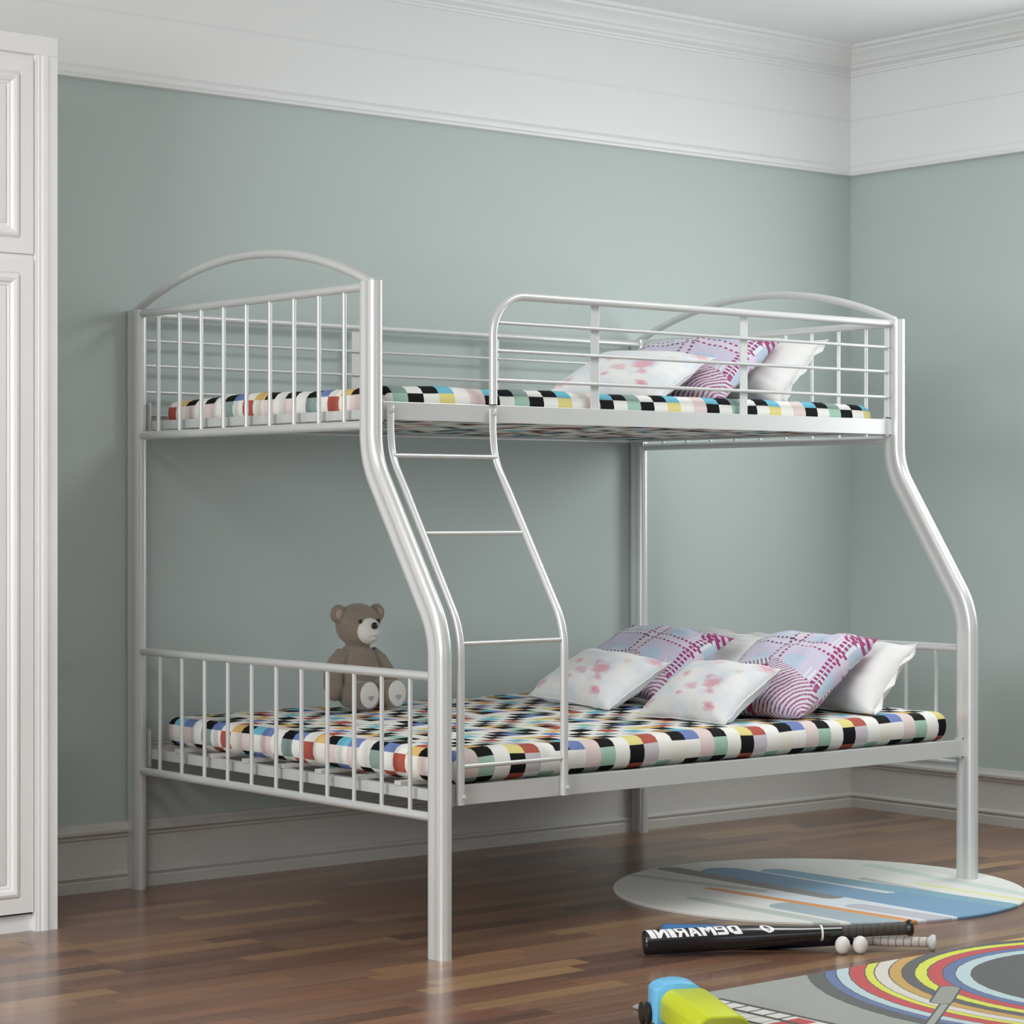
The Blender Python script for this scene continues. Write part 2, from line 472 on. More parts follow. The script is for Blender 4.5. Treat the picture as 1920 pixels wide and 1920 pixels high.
def mattress(name, x0, x1, y0, y1, z0, z1, label, seed, cutx=0, cuty=0, G=GRID):
    T = .0515; SUB = 3; t = T/SUB
    h = z1-z0; rr = .038
    # side profile by arc length: rounded corner, straight, rounded corner
    q = PI/2*rr; st = h-2*rr; total = 2*q+max(0, st)
    def prof(d):
        if d < q: a = d/rr; return rr*math.sin(a), rr*(1-math.cos(a))
        if d < q+st: return rr, rr+(d-q)
        a = min(PI/2, (d-q-st)/rr); return rr*math.cos(a), rr+st+rr*math.sin(a)
    nz0 = noise.noise
    bm = bmesh.new(); cl = bm.loops.layers.float_color.new('Col')
    ax0, ax1, ay0, ay1 = x0+rr, x1-rr, y0+rr, y1-rr
    i0 = math.floor((ax0-total-cutx)/t-2); i1 = math.ceil((ax1+total-cutx)/t+2)
    j0 = math.floor((ay0-total-cuty)/t-2); j1 = math.ceil((ay1+total-cuty)/t+2)
    vd = {}
    def V(i, j):
        if (i, j) in vd: return vd[(i, j)]
        u = (i)*t + cutx; v = (j)*t + cuty
        du = (u-ax1 if u > ax1 else (u-ax0 if u < ax0 else 0)); dv = (v-ay1 if v > ay1 else (v-ay0 if v < ay0 else 0))
        au, av = abs(du), abs(dv); d = max(au, av, (au**4+av**4)**.25)
        if max(au, av) > total+t: vd[(i, j)] = None; return None
        d = min(d, total)
        o_, dz = prof(d)
        if d > 1e-9:
            L = math.hypot(du, dv); ox, oy = du/L*o_*1.0, dv/L*o_*1.0
        else: ox = oy = 0
        cxp = min(max(u, ax0), ax1); cyp = min(max(v, ay0), ay1)
        p = Vector((cxp+ox, cyp+oy, z1-dz))
        w = nz0(Vector((p.x*4.2, p.y*4.2, seed)))*.006 + nz0(Vector((p.x*11, p.y*11, seed+5)))*.0028
        k = 1-abs(dz/h-.0) if dz < h*.7 else .3
        p.z += w*k
        if d > 0: p += Vector((ox, oy, 0))*w*12*max(0.0, 1-abs(dz/h-.5)*2)
        vd[(i, j)] = bm.verts.new(p); return vd[(i, j)]
    def colr(i, j):
        ii = math.floor(i/SUB); jj = math.floor(j/SUB) % 8
        if -5 <= i <= -3 and j >= 2: return (*SIDE[jj], 1)
        if i < -5: return (*UNDER[jj], 1)
        return (*G[jj][ii % 8], 1)
    for i in range(i0, i1):
        for j in range(j0, j1):
            vs = [V(i, j), V(i+1, j), V(i+1, j+1), V(i, j+1)]
            if None in vs: continue
            try: f = bm.faces.new(vs)
            except ValueError: continue
            c = colr(i, j)
            for l in f.loops: l[cl] = c
    # underside
    T = .0515
    rn = random.Random(5)
    nx = int((ax1-ax0)/T)+1; ny = int((ay1-ay0)/T)+1
    for a in range(-1, nx+1):
        for b in range(-1, ny+1):
            xa, xb = max(ax0-.02, ax0+a*T), min(ax1+.02, ax0+(a+1)*T); ya, yb = max(ay0-.02, ay0+b*T), min(ay1+.02, ay0+(b+1)*T)
            if xb <= xa or yb <= ya: continue
            f = bm.faces.new([bm.verts.new(p) for p in ((xa,ya,z0+.0005),(xa,yb,z0+.0005),(xb,yb,z0+.0005),(xb,ya,z0+.0005))])
            g = rn.choice((K,K,K,W,W,W,W,CRM,LAV,PNW,GGR,RED,CYN,W,W,CRM))
            for l in f.loops: l[cl] = (*g, 1)
    o = obj(name, bm, M_matt, None, smooth=True, sharp=80)
    return tag(o, label, 'mattress', 'mattresses on the bunk bed')
mattress('mattress', .052, 1.945, .012, 1.405, .4245, .511, 'wide thin mattress in multicoloured harlequin checks on the lower bunk', 1.3, .082, -.042)
mattress('mattress', .058, 1.945, .315, 1.415, 1.3565, 1.442, 'narrow thin mattress in multicoloured harlequin checks on the upper bunk', 8.1, .088, .261, GRIDU)

# ------------------------------------------------------------------ pillows
M_white_cloth = open_mat('white_cotton', .8, sheen=.2)
x, y, z = geo_pos(); base(M_white_cloth, cmix(.5, (.80,.80,.79), (.82,.82,.81)))
bump(M_white_cloth, nz(vec(x, y, z), 300, 2)*.3+nz(vec(x, y, z), 11, 3)*3.0, .003, .5)
M_pipe = mat('pillow_piping', (.80,.81,.82), .7)
def uvc():
    return coords('UV')
# plaid
M_plaid = open_mat('plaid_knit', .8, sheen=.2)
u, v, _ = uvc()
LIL=(.56,.52,.66); PBL=(.44,.54,.68); WH=(.70,.70,.72); MAG=(.30,.02,.13); NAV=(.05,.035,.10)
blk = ((u*3.2).fract().lt(.5))*((v*2.6+.3).fract().lt(.55))
c = cmix(blk, LIL, PBL)
# pale fine ribs in some blocks
rib = ((u*26.0).fract().lt(.45))
reg = ((u*2.0+.3).fract().lt(.42))*((v*2.4).fract().gt(.58))
c = cmix(reg*rib*.9, c, WH)
# warm side on the right
wcol = cmix(((u-.38)*2.4).clamp(), NAV, MAG)
band = ((u-.56+.05*v).abs().lt(.055)).max((v-.72+.1*u).abs().lt(.045))
c = cmix(band*.75, c, (.66,.58,.68))
dash = (((v*24.0)).fract().lt(.55))
dashu = (((u*24.0)).fract().lt(.55))
for a, w in ((.52,.011),(.60,.011),(.18,.008),(.95,.016),(.985,.012)):
    c = cmix(((u-a+.05*v).abs().lt(w))*dash, c, wcol)
for a, w in ((.68,.011),(.76,.011),(.97,.014),(.38,.008)):
    c = cmix(((v-a+.1*u).abs().lt(w))*dashu, c, wcol)
# chevron ribs on the lower part
low = (v + (u-.5).abs()*.35).lt(.42)
st = ((u-.52).abs()*27.0 - v*22.0 + nz(vec(u, v, 0.0), 6)*1.0).fract()
kn = nz(vec(u, v, 0.0), 90, 2)
chev = cmix(st.lt(.46+.0), cmix(.35, WH, LIL), cmix(kn.gt(.5)*.45, wcol, LIL))
c = cmix(low, c, chev)
rcol = ((u-.86)*(1.0)).gt(0.0)*(v.gt(.80))
st2 = ((u+v)*16.0).fract().lt(.5)
c = cmix(rcol*st2, c, MAG)
edge = ((u-.52).abs().lt(.022))*v.lt(.33)
c = cmix(edge, c, MAG)
c = cmix((u.gt(.93))*v.gt(.95), c, MAG)
base(M_plaid, c)
bump(M_plaid, kn + st*low*1.5, .0015, .6)
# floral
M_floral = open_mat('floral_cloth', .75, sheen=.2)
u, v, _ = uvc()
n1 = nz(vec(u, v, 0.0), 3.2, 3); n2 = nz(vec(u, v, 4.0), 15.0, 4, .65)
c = cmix(((n1-.42)*4.0).clamp(), (.80,.80,.79), (.62,.69,.78))
for (a, b, r_, col) in ((.12,.12,.055,(.66,.24,.33)),(.80,.13,.060,(.66,.22,.32)),(.34,.52,.05,(.70,.33,.40)),(.50,.34,.055,(.68,.30,.38)),(.68,.44,.10,(.70,.32,.40)),(.12,.62,.06,(.70,.40,.46)),(.55,.78,.05,(.76,.55,.58)),(.44,.20,.03,(.62,.26,.36)),(.74,.30,.045,(.70,.36,.44)),(.60,.52,.035,(.60,.20,.30)),(.08,.36,.03,(.64,.36,.44)),(.92,.90,.075,(.68,.34,.42)),(.80,.68,.04,(.66,.58,.52)),(.30,.30,.025,(.55,.56,.50)),(.22,.88,.05,(.72,.46,.52))):
    du = u-a; dv = v-b
    d = (du*du+dv*dv).sqrt() + (n2-.5)*.17
    c = cmix(((r_+.012-d)*(1/.05)).clamp()*.85, c, col)
base(M_floral, c)
bump(M_floral, nz(vec(u, v, 0.0), 160, 2)*.3+n2, .002, .4)

def pillow(name, c, yaw, lean, roll, w, h, T, m, label, seed, pipe=None, flange=0, group=None, sag=0.0, grow=1.06):
    Rz = Matrix.Rotation(yaw, 3, 'Z')
    u0 = Rz @ Vector((0,-1,0)); v0 = Rz @ Vector((math.cos(lean), 0, math.sin(lean)))
    U = u0*math.cos(roll)+v0*math.sin(roll); Vv = -u0*math.sin(roll)+v0*math.cos(roll); N = U.cross(Vv)   # N towards viewer side
    if N.x > 0: N = -N
    c = Vector(c); n = 34; w *= grow; h *= grow
    rest = .5165 if c.z < 1 else 1.4475
    root = empty(name, (c.x, c.y, c.z), label, 'pillow', group)
    bm = bmesh.new(); uvl = bm.loops.layers.uv.new('UVMap')
    def P(a, b, side):
        # a,b in -1..1
        pin = 1-.085*(1-b*b)*abs(a)**1.5; pin2 = 1-.085*(1-a*a)*abs(b)**1.5
        px, py = a*pin*w/2, b*pin2*h/2
        e = max(0.0, (1-abs(a)**2.6))*max(0.0, (1-abs(b)**2.6))
        th = T/2*e**.55
        wv = noise.noise(Vector((a*1.8+seed, b*1.8, side*3)))*(.008 if pipe else .014) + noise.noise(Vector((a*4.5, b*4.5+seed, side*5)))*(.002 if pipe else .006)
        th *= 1+.12*noise.noise(Vector((a*1.3, b*1.3, seed*2)))
        fl = noise.noise(Vector((a*2.5+seed*3, b*2.5, 7.7)))*(.005 if pipe else .009)*(1-e)
        th2 = side*(th + wv*e**.4) + fl
        # gather folds towards the corners
        cr = (abs(a)*abs(b))**3
        th2 += side*cr*.004*math.sin((a-b)*18)
        q = c + U*px + Vv*py + N*th2
        if q.z < rest: q.z = rest + (rest-q.z)*.03
        return q
    grid = {}
    for side in (1, -1):
        for i in range(n+1):
            for j in range(n+1):
                a = -1+2*i/n; b = -1+2*j/n
                if side == -1 and (i in (0, n) or j in (0, n)): grid[(side, i, j)] = grid[(1, i, j)]
                else: grid[(side, i, j)] = bm.verts.new(P(a, b, side))
        for i in range(n):
            for j in range(n):
                q = [(i, j), (i+1, j), (i+1, j+1), (i, j+1)]
                f = bm.faces.new([grid[(side,)+k] for k in q])
                for l, k in zip(f.loops, q): l[uvl].uv = (k[0]/n, k[1]/n)
    border = [(i, 0) for i in range(n)] + [(n, j) for j in range(n)] + [(i, n) for i in range(n, 0, -1)] + [(0, j) for j in range(n, 0, -1)]
    bp_ = [grid[(1, i, j)].co.copy() for i, j in border]
    obj('pillow_cover', bm, m, root, smooth=True, sharp=120)
    if pipe:
        bm = bmesh.new(); tube(bm, bp_, .0022, 6, closed=True); obj('piping', bm, pipe, root)
    if flange:
        bm = bmesh.new()
        cc = c; lo = []; hi = []
        for k, p in enumerate(bp_):
            d = (p-cc).normalized()
            out = d*(flange*(1+.35*noise.noise(Vector((k*.35, seed, 2)))))
            lo.append(p); hi.append(p+out+N*(.008*math.sin(k*.55+seed)))
        m_ = len(lo); th = N*.0012; vl = [bm.verts.new(p+th) for p in lo]; hi = [Vector((p.x, p.y, max(p.z, rest+.002))) for p in hi]; vh = [bm.verts.new(p+th) for p in hi]; vl2 = [bm.verts.new(p-th) for p in lo]; vh2 = [bm.verts.new(p-th) for p in hi]
        for k in range(m_):
            k2 = (k+1) % m_
            bm.faces.new((vl[k], vl[k2], vh[k2], vh[k])); bm.faces.new((vl2[k], vh2[k], vh2[k2], vl2[k2])); bm.faces.new((vh[k], vh[k2], vh2[k2], vh2[k]))
        obj('flange', bm, m, root)
    return root
G1 = 'pillows at the head of the bunk bed'
pillow('pillow', (1.755,.315,.612), -.10, .85, 0, .515, .25, .14, M_white_cloth, 'plain white pillow behind the plaid one nearest the lower front post', 2.2, None, .014, G1)
pillow('pillow', (1.835,1.02,.615), -.04, .80, 0, .53, .25, .12, M_white_cloth, 'plain white pillow at the back of the lower bunk, beside the rear post', 5.7, None, .020, G1)
pillow('pillow', (1.495,.268,.628), .14, .47, .03, .375, .43, .16, M_plaid, 'purple plaid pillow with a big magenta chevron corner, lower bunk, between floral and white', 3.1, None, 0, G1)
pillow('pillow', (1.565,.965,.632), .13, .47, -.12, .44, .37, .14, M_plaid, 'purple plaid pillow behind the leftmost floral pillow on the lower bunk', 9.4, None, 0, G1)
pillow('pillow', (1.198,.286,.588), -.02, .58, 0, .355, .26, .12, M_floral, 'floral pillow with pink roses lying at the middle front of the lower bunk', 4.2, M_pipe, 0, G1)
pillow('pillow', (1.300,.882,.590), 0, .53, -.10, .40, .255, .13, M_floral, 'floral pillow farthest left on the lower bunk, seen behind the ladder', 6.6, M_pipe, 0, G1)
pillow('pillow', (1.838,.80,1.560), .03, .86, -.08, .53, .25, .13, M_white_cloth, 'plain white pillow leaning at the head of the upper bunk', 7.3, None, .020, G1)
pillow('pillow', (1.580,.792,1.553), .30, .50, -.04, .47, .40, .14, M_plaid, 'purple plaid pillow on the upper bunk', 1.7, None, 0, G1)
pillow('pillow', (1.285,.72,1.522), .45, .42, -.16, .38, .34, .11, M_floral, 'pale floral pillow on the upper bunk behind the guard rail rods', 8.8, M_pipe, 0, G1)

# ------------------------------------------------------------------ teddy bear
M_fur = open_mat('brown_plush', .95, sheen=.3)
x, y, z = geo_pos(); base(M_fur, cmix(nz(vec(x, y, z), 60, 3), (.175,.14,.108), (.235,.19,.15)))
bump(M_fur, nz(vec(x, y, z), 500, 2), .001, .5)
M_furlight = mat('pale_plush', (.62,.60,.56), .9, sheen=.3)
M_earin = mat('ear_plush', (.36,.27,.22), .9)
M_heart = mat('grey_felt', (.33,.33,.31), .9)
M_black = mat('black_plastic', (.012,.012,.010), .35)
BX, BY, BZ = .640, 1.245, .5135
bear = empty('teddy_bear', (BX, BY, BZ), 'brown plush teddy bear with pale muzzle sitting on the lower mattress', 'teddy bear')
b0 = Vector((BX, BY, BZ))
bm = bmesh.new()
uvsph(bm, b0+Vector((0,.005,.088)), .083,.072,.090)
uvsph(bm, b0+Vector((0,.003,.135)), .066,.058,.062)
uvsph(bm, b0+Vector((0,0,.160)), .056,.048,.040)
uvsph(bm, b0+Vector((0,-.006,.252)), .071,.066,.068)
uvsph(bm, b0+Vector((0,-.010,.238)), .066,.062,.055)
for s in (-1, 1):
    uvsph(bm, b0+Vector((s*.071,-.004,.287)), .029,.016,.030)
    sweep(bm, [b0+Vector(p) for p in ((s*.050,0,.168),(s*.078,-.006,.140),(s*.098,-.014,.105),(s*.106,-.024,.070),(s*.104,-.030,.050))],
          lambda f: circ([.024,.029,.030,.029,.020][min(4, int(f*4.001))], 14))
    uvsph(bm, b0+Vector((s*.103,-.029,.056)), .027,.028,.030)
    sweep(bm, [b0+Vector(p) for p in ((s*.040,-.02,.046),(s*.046,-.07,.044),(s*.050,-.115,.046),(s*.051,-.138,.047))],
          lambda f: circ([.045,.042,.040,.038][min(3, int(f*3.001))], 18, [.045,.042,.043,.044][min(3, int(f*3.001))]))
body = obj('body', bm, M_fur, bear)
rm = body.modifiers.new('remesh', 'REMESH'); rm.mode = 'VOXEL'; rm.voxel_size = .0035; rm.use_smooth_shade = True
sm = body.modifiers.new('smooth', 'SMOOTH'); sm.iterations = 6; sm.factor = .5
bm = bmesh.new(); uvsph(bm, b0+Vector((0,-.064,.236)), .041,.028,.040); uvsph(bm, b0+Vector((0,-.074,.218)), .020,.017,.014)
muz = obj('muzzle', bm, M_furlight, bear)
bm = bmesh.new(); uvsph(bm, b0+Vector((0,-.093,.253)), .0125,.006,.0105); obj('nose', bm, M_black, muz)
bm = bmesh.new(); tube(bm, [b0+Vector((.017*math.sin(a), -.0915+.004*abs(a), .2205+.006*math.cos(a)-.004)) for a in [k*.25-1.25 for k in range(11)]], .0011, 6); obj('mouth', bm, M_heart, muz)
for s in (-1, 1):
    bm = bmesh.new(); uvsph(bm, b0+Vector((s*.034,-.0665,.266)), .0065,.005,.0065); obj('eye', bm, M_black, body)
    bm = bmesh.new(); uvsph(bm, b0+Vector((s*.073,-.014,.286)), .016,.008,.018); obj('inner_ear', bm, M_earin, body)
    bm = bmesh.new(); uvsph(bm, b0+Vector((s*.051,-.137,.048)), .034,.008,.040); pad = obj('foot_pad', bm, M_furlight, body)
    bm = bmesh.new(); hp = []
    for k in range(28):
        t = 2*PI*k/28; hx = 16*math.sin(t)**3; hz = 13*math.cos(t)-5*math.cos(2*t)-2*math.cos(3*t)-math.cos(4*t)
        hp.append((hx*.00058, hz*.00058))
    fr_ = [bm.verts.new(b0+Vector((s*.051+a, -.1465, .040+b))) for a, b in hp]; bk = [bm.verts.new(b0+Vector((s*.051+a, -.140, .040+b))) for a, b in hp]
    bm.faces.new(fr_); bm.faces.new(bk[::-1])
    for k in range(28): bm.faces.new((fr_[k], fr_[(k+1) % 28], bk[(k+1) % 28], bk[k]))
    # kept under the foot pad's owner level: one level deeper would exceed three
    o = obj('heart_patch', bm, M_heart, body, smooth=False)

# ------------------------------------------------------------------ round rug
RC = Vector((1.52, .155)); RR = .60
M_rug1 = open_mat('streaked_rug', .95, sheen=.2)
x, y, z = geo_pos()
c = cmix(nz(vec(x*4.0, y*1.0, 0.0), 2.0, 2)*.5, (.68,.68,.64), (.60,.63,.60))
def capsule(a, b, w, tap=0):
    ax, ay = a; bx, by = b; dx, dy = bx-ax, by-ay; L2 = dx*dx+dy*dy
    t = (((x-ax)*dx + (y-ay)*dy)*(1/L2)).clamp()
    ex = x-ax-t*dx; ey = y-ay-t*dy
    return (ex*ex+ey*ey).sqrt().lt(w)
DKS=(.17,.17,.16); BLS=(.12,.27,.42); TLS=(.15,.32,.42); PG=(.40,.46,.44); OR=(.62,.24,.04); GB=(.29,.38,.43); LV=(.42,.43,.49); LB=(.60,.66,.70)
for a, b, w, col in (
    ((1.265,.66),(1.44,-.30),.022,PG), ((1.97,.36),(1.85,-.6),.028,(.50,.58,.54)), ((1.75,.19),(1.66,-.5),.018,(.42,.43,.42)),
    ((1.40,.10),(1.42,-.8),.11,LB), ((1.36,-.15),(1.40,-.8),.04,LV),
    ((1.435,.70),(1.425,.02),.040,DKS), ((1.535,.56),(1.50,-.8),.072,BLS), ((1.655,.46),(1.70,-.8),.048,TLS), ((1.60,-.10),(1.62,-.8),.055,BLS),
    ((1.612,.47),(1.612,-.05),.006,(.50,.58,.62)),
    ((1.10,.24),(1.10,-.5),.026,(.42,.47,.45)), ((1.215,-.03),(1.20,-.8),.062,GB),
    ((1.262,.345),(1.30,-.6),.018,OR), ((1.80,.02),(1.80,-.6),.010,(.66,.68,.20))):
    c = cmix(capsule(a, b, w), c, col)
base(M_rug1, c); bump(M_rug1, nz(vec(x, y, z), 330, 2), .002, .5)
bm = bmesh.new()
lathe(bm, [(0,0),(0,RR),(.006,RR+.001),(.009,RR-.002),(.0095,RR-.02),(.0095,0)], (RC.x, RC.y, .0005), (0,0,1), 160)
tag(obj('rug', bm, M_rug1), 'round pale rug with blue and orange streaks under the front right post', 'rug')

# ------------------------------------------------------------------ play rug
CX_, CY_ = 1.082, -1.286
M_rug2 = open_mat('play_rug', .95, sheen=.15)
x, y, z = geo_pos()
pile = nz(vec(x, y, 0.0), 170, 2)
GY_=(.26,.27,.245); DK=(.045,.045,.043); CH=(.062,.066,.066)
c = cmix(pile, GY_, (.31,.32,.295))
dx = x-CX_; dy = y-CY_
wob = nz(vec(x, y, 0.0), 40, 1)*.006-.003
d = (dx*dx+dy*dy).sqrt()+wob
YL=(.60,.64,.04); RD=(.46,.03,.038); BU=(.075,.13,.30); LBu=(.42,.55,.57); OG=(.50,.29,.05); WT=(.60,.57,.52)
for r_, col in ((.770,CH),(.729,BU),(.702,LBu),(.671,RD),(.634,YL),(.611,WT),(.577,OG),(.546,CH),(.516,YL),(.486,RD),(.450,BU),(.421,LBu),(.383,CH)):
    c = cmix((d).lt(r_+.003), c, DK); c = cmix((d).lt(r_), c, cmix(pile, tuple(q*.9 for q in col), tuple(min(1, q*1.15) for q in col)))
# hammer-like grey figure lying across the rings
def seg(ax, ay, bx, by, w):
    ddx, ddy = bx-ax, by-ay; L2 = ddx*ddx+ddy*ddy
    t = (((x-ax)*ddx + (y-ay)*ddy)*(1/L2)).clamp(); ex = x-ax-t*ddx; ey = y-ay-t*ddy
    return (ex*ex+ey*ey).sqrt()
hd = seg(.320,-1.310,.515,-1.185,0); hd2 = seg(.525,-1.165,.660,-1.075,0)
c = cmix(hd.lt(.013), c, DK); c = cmix(hd.lt(.008), c, (.30,.31,.29))
c = cmix(hd2.lt(.027), c, DK); c = cmix(hd2.lt(.022), c, cmix(pile, (.22,.23,.20), (.30,.31,.28)))
# railway style white ladder band
inb = x.lt(.165)*x.gt(.035)*y.lt(-.83)*y.gt(-1.6)
c = cmix(inb, c, (.66,.66,.62))
rg = ((y+.879)/.047).fract()
c = cmix(inb*rg.lt(.16)*y.gt(-1.10)*((x.gt(.108))+((y+.9)/.047).fract().lt(.5)).clamp(), c, DK)
c = cmix(x.gt(.040)*x.lt(.150)*y.lt(-1.085)*y.gt(-1.14), c, RD)
c = cmix(x.gt(.060)*x.lt(.100)*y.lt(-1.12)*y.gt(-1.24), c, (.70,.70,.50))
for xl in (.163, .104, .040): c = cmix((x-xl).abs().lt(.0075)*y.lt(-.822)*y.gt(-1.6), c, DK)
c = cmix((y+.828).abs().lt(.007)*x.lt(.165)*x.gt(.035), c, DK)
base(M_rug2, c); bump(M_rug2, pile, .003, .7)
bm = bmesh.new(); box(bm, -.036, 2.25, -2.25, -.750, .0005, .0095)
tag(obj('play_rug', bm, M_rug2, smooth=False, bevel=.004), 'grey play rug with rainbow coloured rings at the lower right', 'rug')

# ------------------------------------------------------------------ baseball bats
M_bk = mat('black_lacquer', (.008,.009,.011), .22, spec=.6, coat=.4)
M_grip = open_mat('dark_grip', .6)
tx, ty, tz = coords('Object')
base(M_grip, cmix(((tz*55.0+ty*20.0).fract()).lt(.12), (.060,.050,.045), (.022,.018,.016)))
M_wgrip = open_mat('white_grip', .6)
tx, ty, tz = coords('Object')
base(M_wgrip, cmix(((tz*52.0+ty*22.0).fract()).lt(.10), (.56,.52,.49), (.12,.11,.10)))
M_wknob = mat('pale_knob', (.58,.62,.59), .5)
M_wprint = mat('white_print', (.85,.85,.85), .5)
M_blue = open_mat('blue_to_black_lacquer', .25, coat=.3)
tx, ty, tz = coords('Object')
base(M_blue, ramp(((tz)*(1/.70)).clamp(), [(0,(.05,.17,.40)),(.24,(.06,.18,.42)),(.34,(.012,.03,.09)),(.5,(.008,.014,.03)),(1,(.008,.012,.025))]))
def aligned(name, a, b, label, cat, group):
    a = Vector(a); b = Vector(b); ax = (b-a).normalized()
    o = bpy.data.objects.new(name, None); COL.objects.link(o); o.location = a; o.empty_display_size = .05
    up = Vector((0,0,1)); side = up.cross(ax).normalized(); up2 = ax.cross(side)
    o.rotation_euler = Matrix((up2, side, ax)).transposed().to_euler()   # local X = up, Y = side, Z = along
    o.rotation_euler = Matrix((up2, side, ax)).transposed().to_euler()
    tag(o, label, cat, group); return o, (b-a).length
def bat(a, b, label, m_bar, m_grip, m_knob, bar_r, grip_r, knob_r, gripfrac):
    o, L = aligned('baseball_bat', a, b, label, 'baseball bat', 'baseball bats on the floor')
    gs = L*gripfrac
    bm = bmesh.new()
    lathe(bm, [(0,0),(.0005,bar_r*.80),(.003,bar_r*.93),(.008,bar_r),(L*.30,bar_r),(L*.40,bar_r*.94),(L*.5,bar_r*.78),(L*.58,bar_r*.62),(gs,grip_r*1.0),(gs+.004,0)], (0,0,0), (0,0,1), 40)
    obj('barrel', bm, m_bar, o, world=False)
    bm = bmesh.new()
    n = 60; pr = [(gs-.002,0)]
    for k in range(n+1):
        s = gs+(L-.014-gs)*k/n; pr.append((s, grip_r*(1.06+.06*(k/n))+.0006*((s*52) % 1 < .12)*-1+.0003))
    pr.append((L-.012,0)); lathe(bm, pr, (0,0,0), (0,0,1), 28); obj('grip', bm, m_grip, o, world=False)
    bm = bmesh.new(); lathe(bm, [(L-.020,0),(L-.020,grip_r),(L-.013,knob_r*.9),(L-.008,knob_r),(L-.003,knob_r*.96),(L,knob_r*.7),(L,0)], (0,0,0), (0,0,1), 32)
    obj('knob', bm, m_knob, o, world=False)
    return o, L
K1 = (.998,-.665,.0575)
bt, L1 = bat((.425,-.281,.0315), K1, 'black baseball bat with white lettering and dark grip, lying in front', M_bk, M_grip, M_black, .0308, .0145, .0215, .735)
bm = bmesh.new(); lathe(bm, [(L1*.655,.0174),(L1*.655,.0196),(L1*.662,.0194),(L1*.662,.0170)], (0,0,0), (0,0,1), 32); obj('ring', bm, M_wprint, bt, world=False)
bt2, L2 = bat((.539,-.226,.0305), (1.044,-.702,.0205), 'blue baseball bat with a white wrapped handle, lying behind the black one', M_blue, M_wgrip, M_wknob, .0296, .0112, .0200, .70)
# mirrored lettering wrapped on the barrel
LET = {  # strokes as filled polygons on a 0..1 x 0..1 cell (bold block letters)
 'D':[[(0,0),(.3,0),(.3,1),(0,1)],[(.3,0),(.62,0),(.95,.22),(.62,.26),(.3,.26)],[(.3,.74),(.62,.74),(.95,.78),(.62,1),(.3,1)],[(.62,.26),(.95,.22),(.95,.78),(.62,.74)]],
 'e':[[(0,.1),(.3,.1),(.3,.9),(0,.9)],[(.0,0.1),(.15,0),(1,0),(1,.22),(.3,.22),(.1,.22)],[(0,.9),(.12,1),(.85,1),(1,.9),(.9,.78),(.2,.78)],[(.72,.5),(1,.5),(1,.9),(.72,.9)],[(.3,.42),(1,.42),(1,.58),(.3,.58)]],
 'M':[[(0,0),(.27,0),(.27,1),(0,1)],[(.73,0),(1,0),(1,1),(.73,1)],[(.27,1),(.27,.62),(.5,.2),(.62,.42),(.36,1)],[(.73,1),(.73,.62),(.5,.2),(.38,.42),(.64,1)]],
 'A':[[(0,0),(.3,0),(.62,1),(.36,1)],[(.7,0),(1,0),(.66,1),(.40,1)],[(.28,.2),(.74,.2),(.70,.4),(.34,.4)]],
 'R':[[(0,0),(.28,0),(.28,1),(0,1)],[(.28,.8),(.85,.8),(1,.9),(.85,1),(.28,1)],[(.70,.45),(.98,.5),(1,.9),(.72,.85)],[(.28,.38),(.85,.38),(.98,.5),(.7,.57),(.28,.57)],[(.45,.4),(.72,.4),(1,0),(.68,0)]],
 'I':[[(0,0),(1,0),(1,1),(0,1)]],
 'N':[[(0,0),(.27,0),(.27,1),(0,1)],[(.73,0),(1,0),(1,1),(.73,1)],[(.27,1),(.27,.55),(.73,0),(.73,.45)]]}
def wrap_letter(bm, polys, s0, s1, ang0, ang1, rad, skew, mirror=True):
    """bold block glyph on the barrel; the print on this bat reads mirrored"""
    for poly in polys:
        b2 = bmesh.new()
        f = b2.faces.new([b2.verts.new((a, b, 0)) for a, b in poly])
        bmesh.ops.triangulate(b2, faces=b2.faces[:])
        for k in range(1, 10):
            bmesh.ops.bisect_plane(b2, geom=b2.verts[:]+b2.edges[:]+b2.faces[:], plane_co=(0, k/10, 0), plane_no=(0, 1, 0))
        mp = {}
        for v in b2.verts:
            px, py = v.co.x, v.co.y
            s_ = s1-(s1-s0)*px - skew*py; an = ang0+(ang1-ang0)*py
            rr = rad(s_) if callable(rad) else rad
            mp[v] = bm.verts.new((rr*math.cos(an), rr*math.sin(an), s_))
        for f in b2.faces:
            try: bm.faces.new([mp[v] for v in f.verts])
            except ValueError: pass
        b2.free()
def barrel_r(s_):
    t = s_/L1
    for (a, ra), (b, rb) in zip(((0,1),(.30,1),(.40,.94),(.5,.78),(.58,.62)), ((.30,1),(.40,.94),(.5,.78),(.58,.62),(1,.5))):
        if t <= b: return .0308*(ra+(rb-ra)*(t-a)/(b-a))+.0003
    return .02
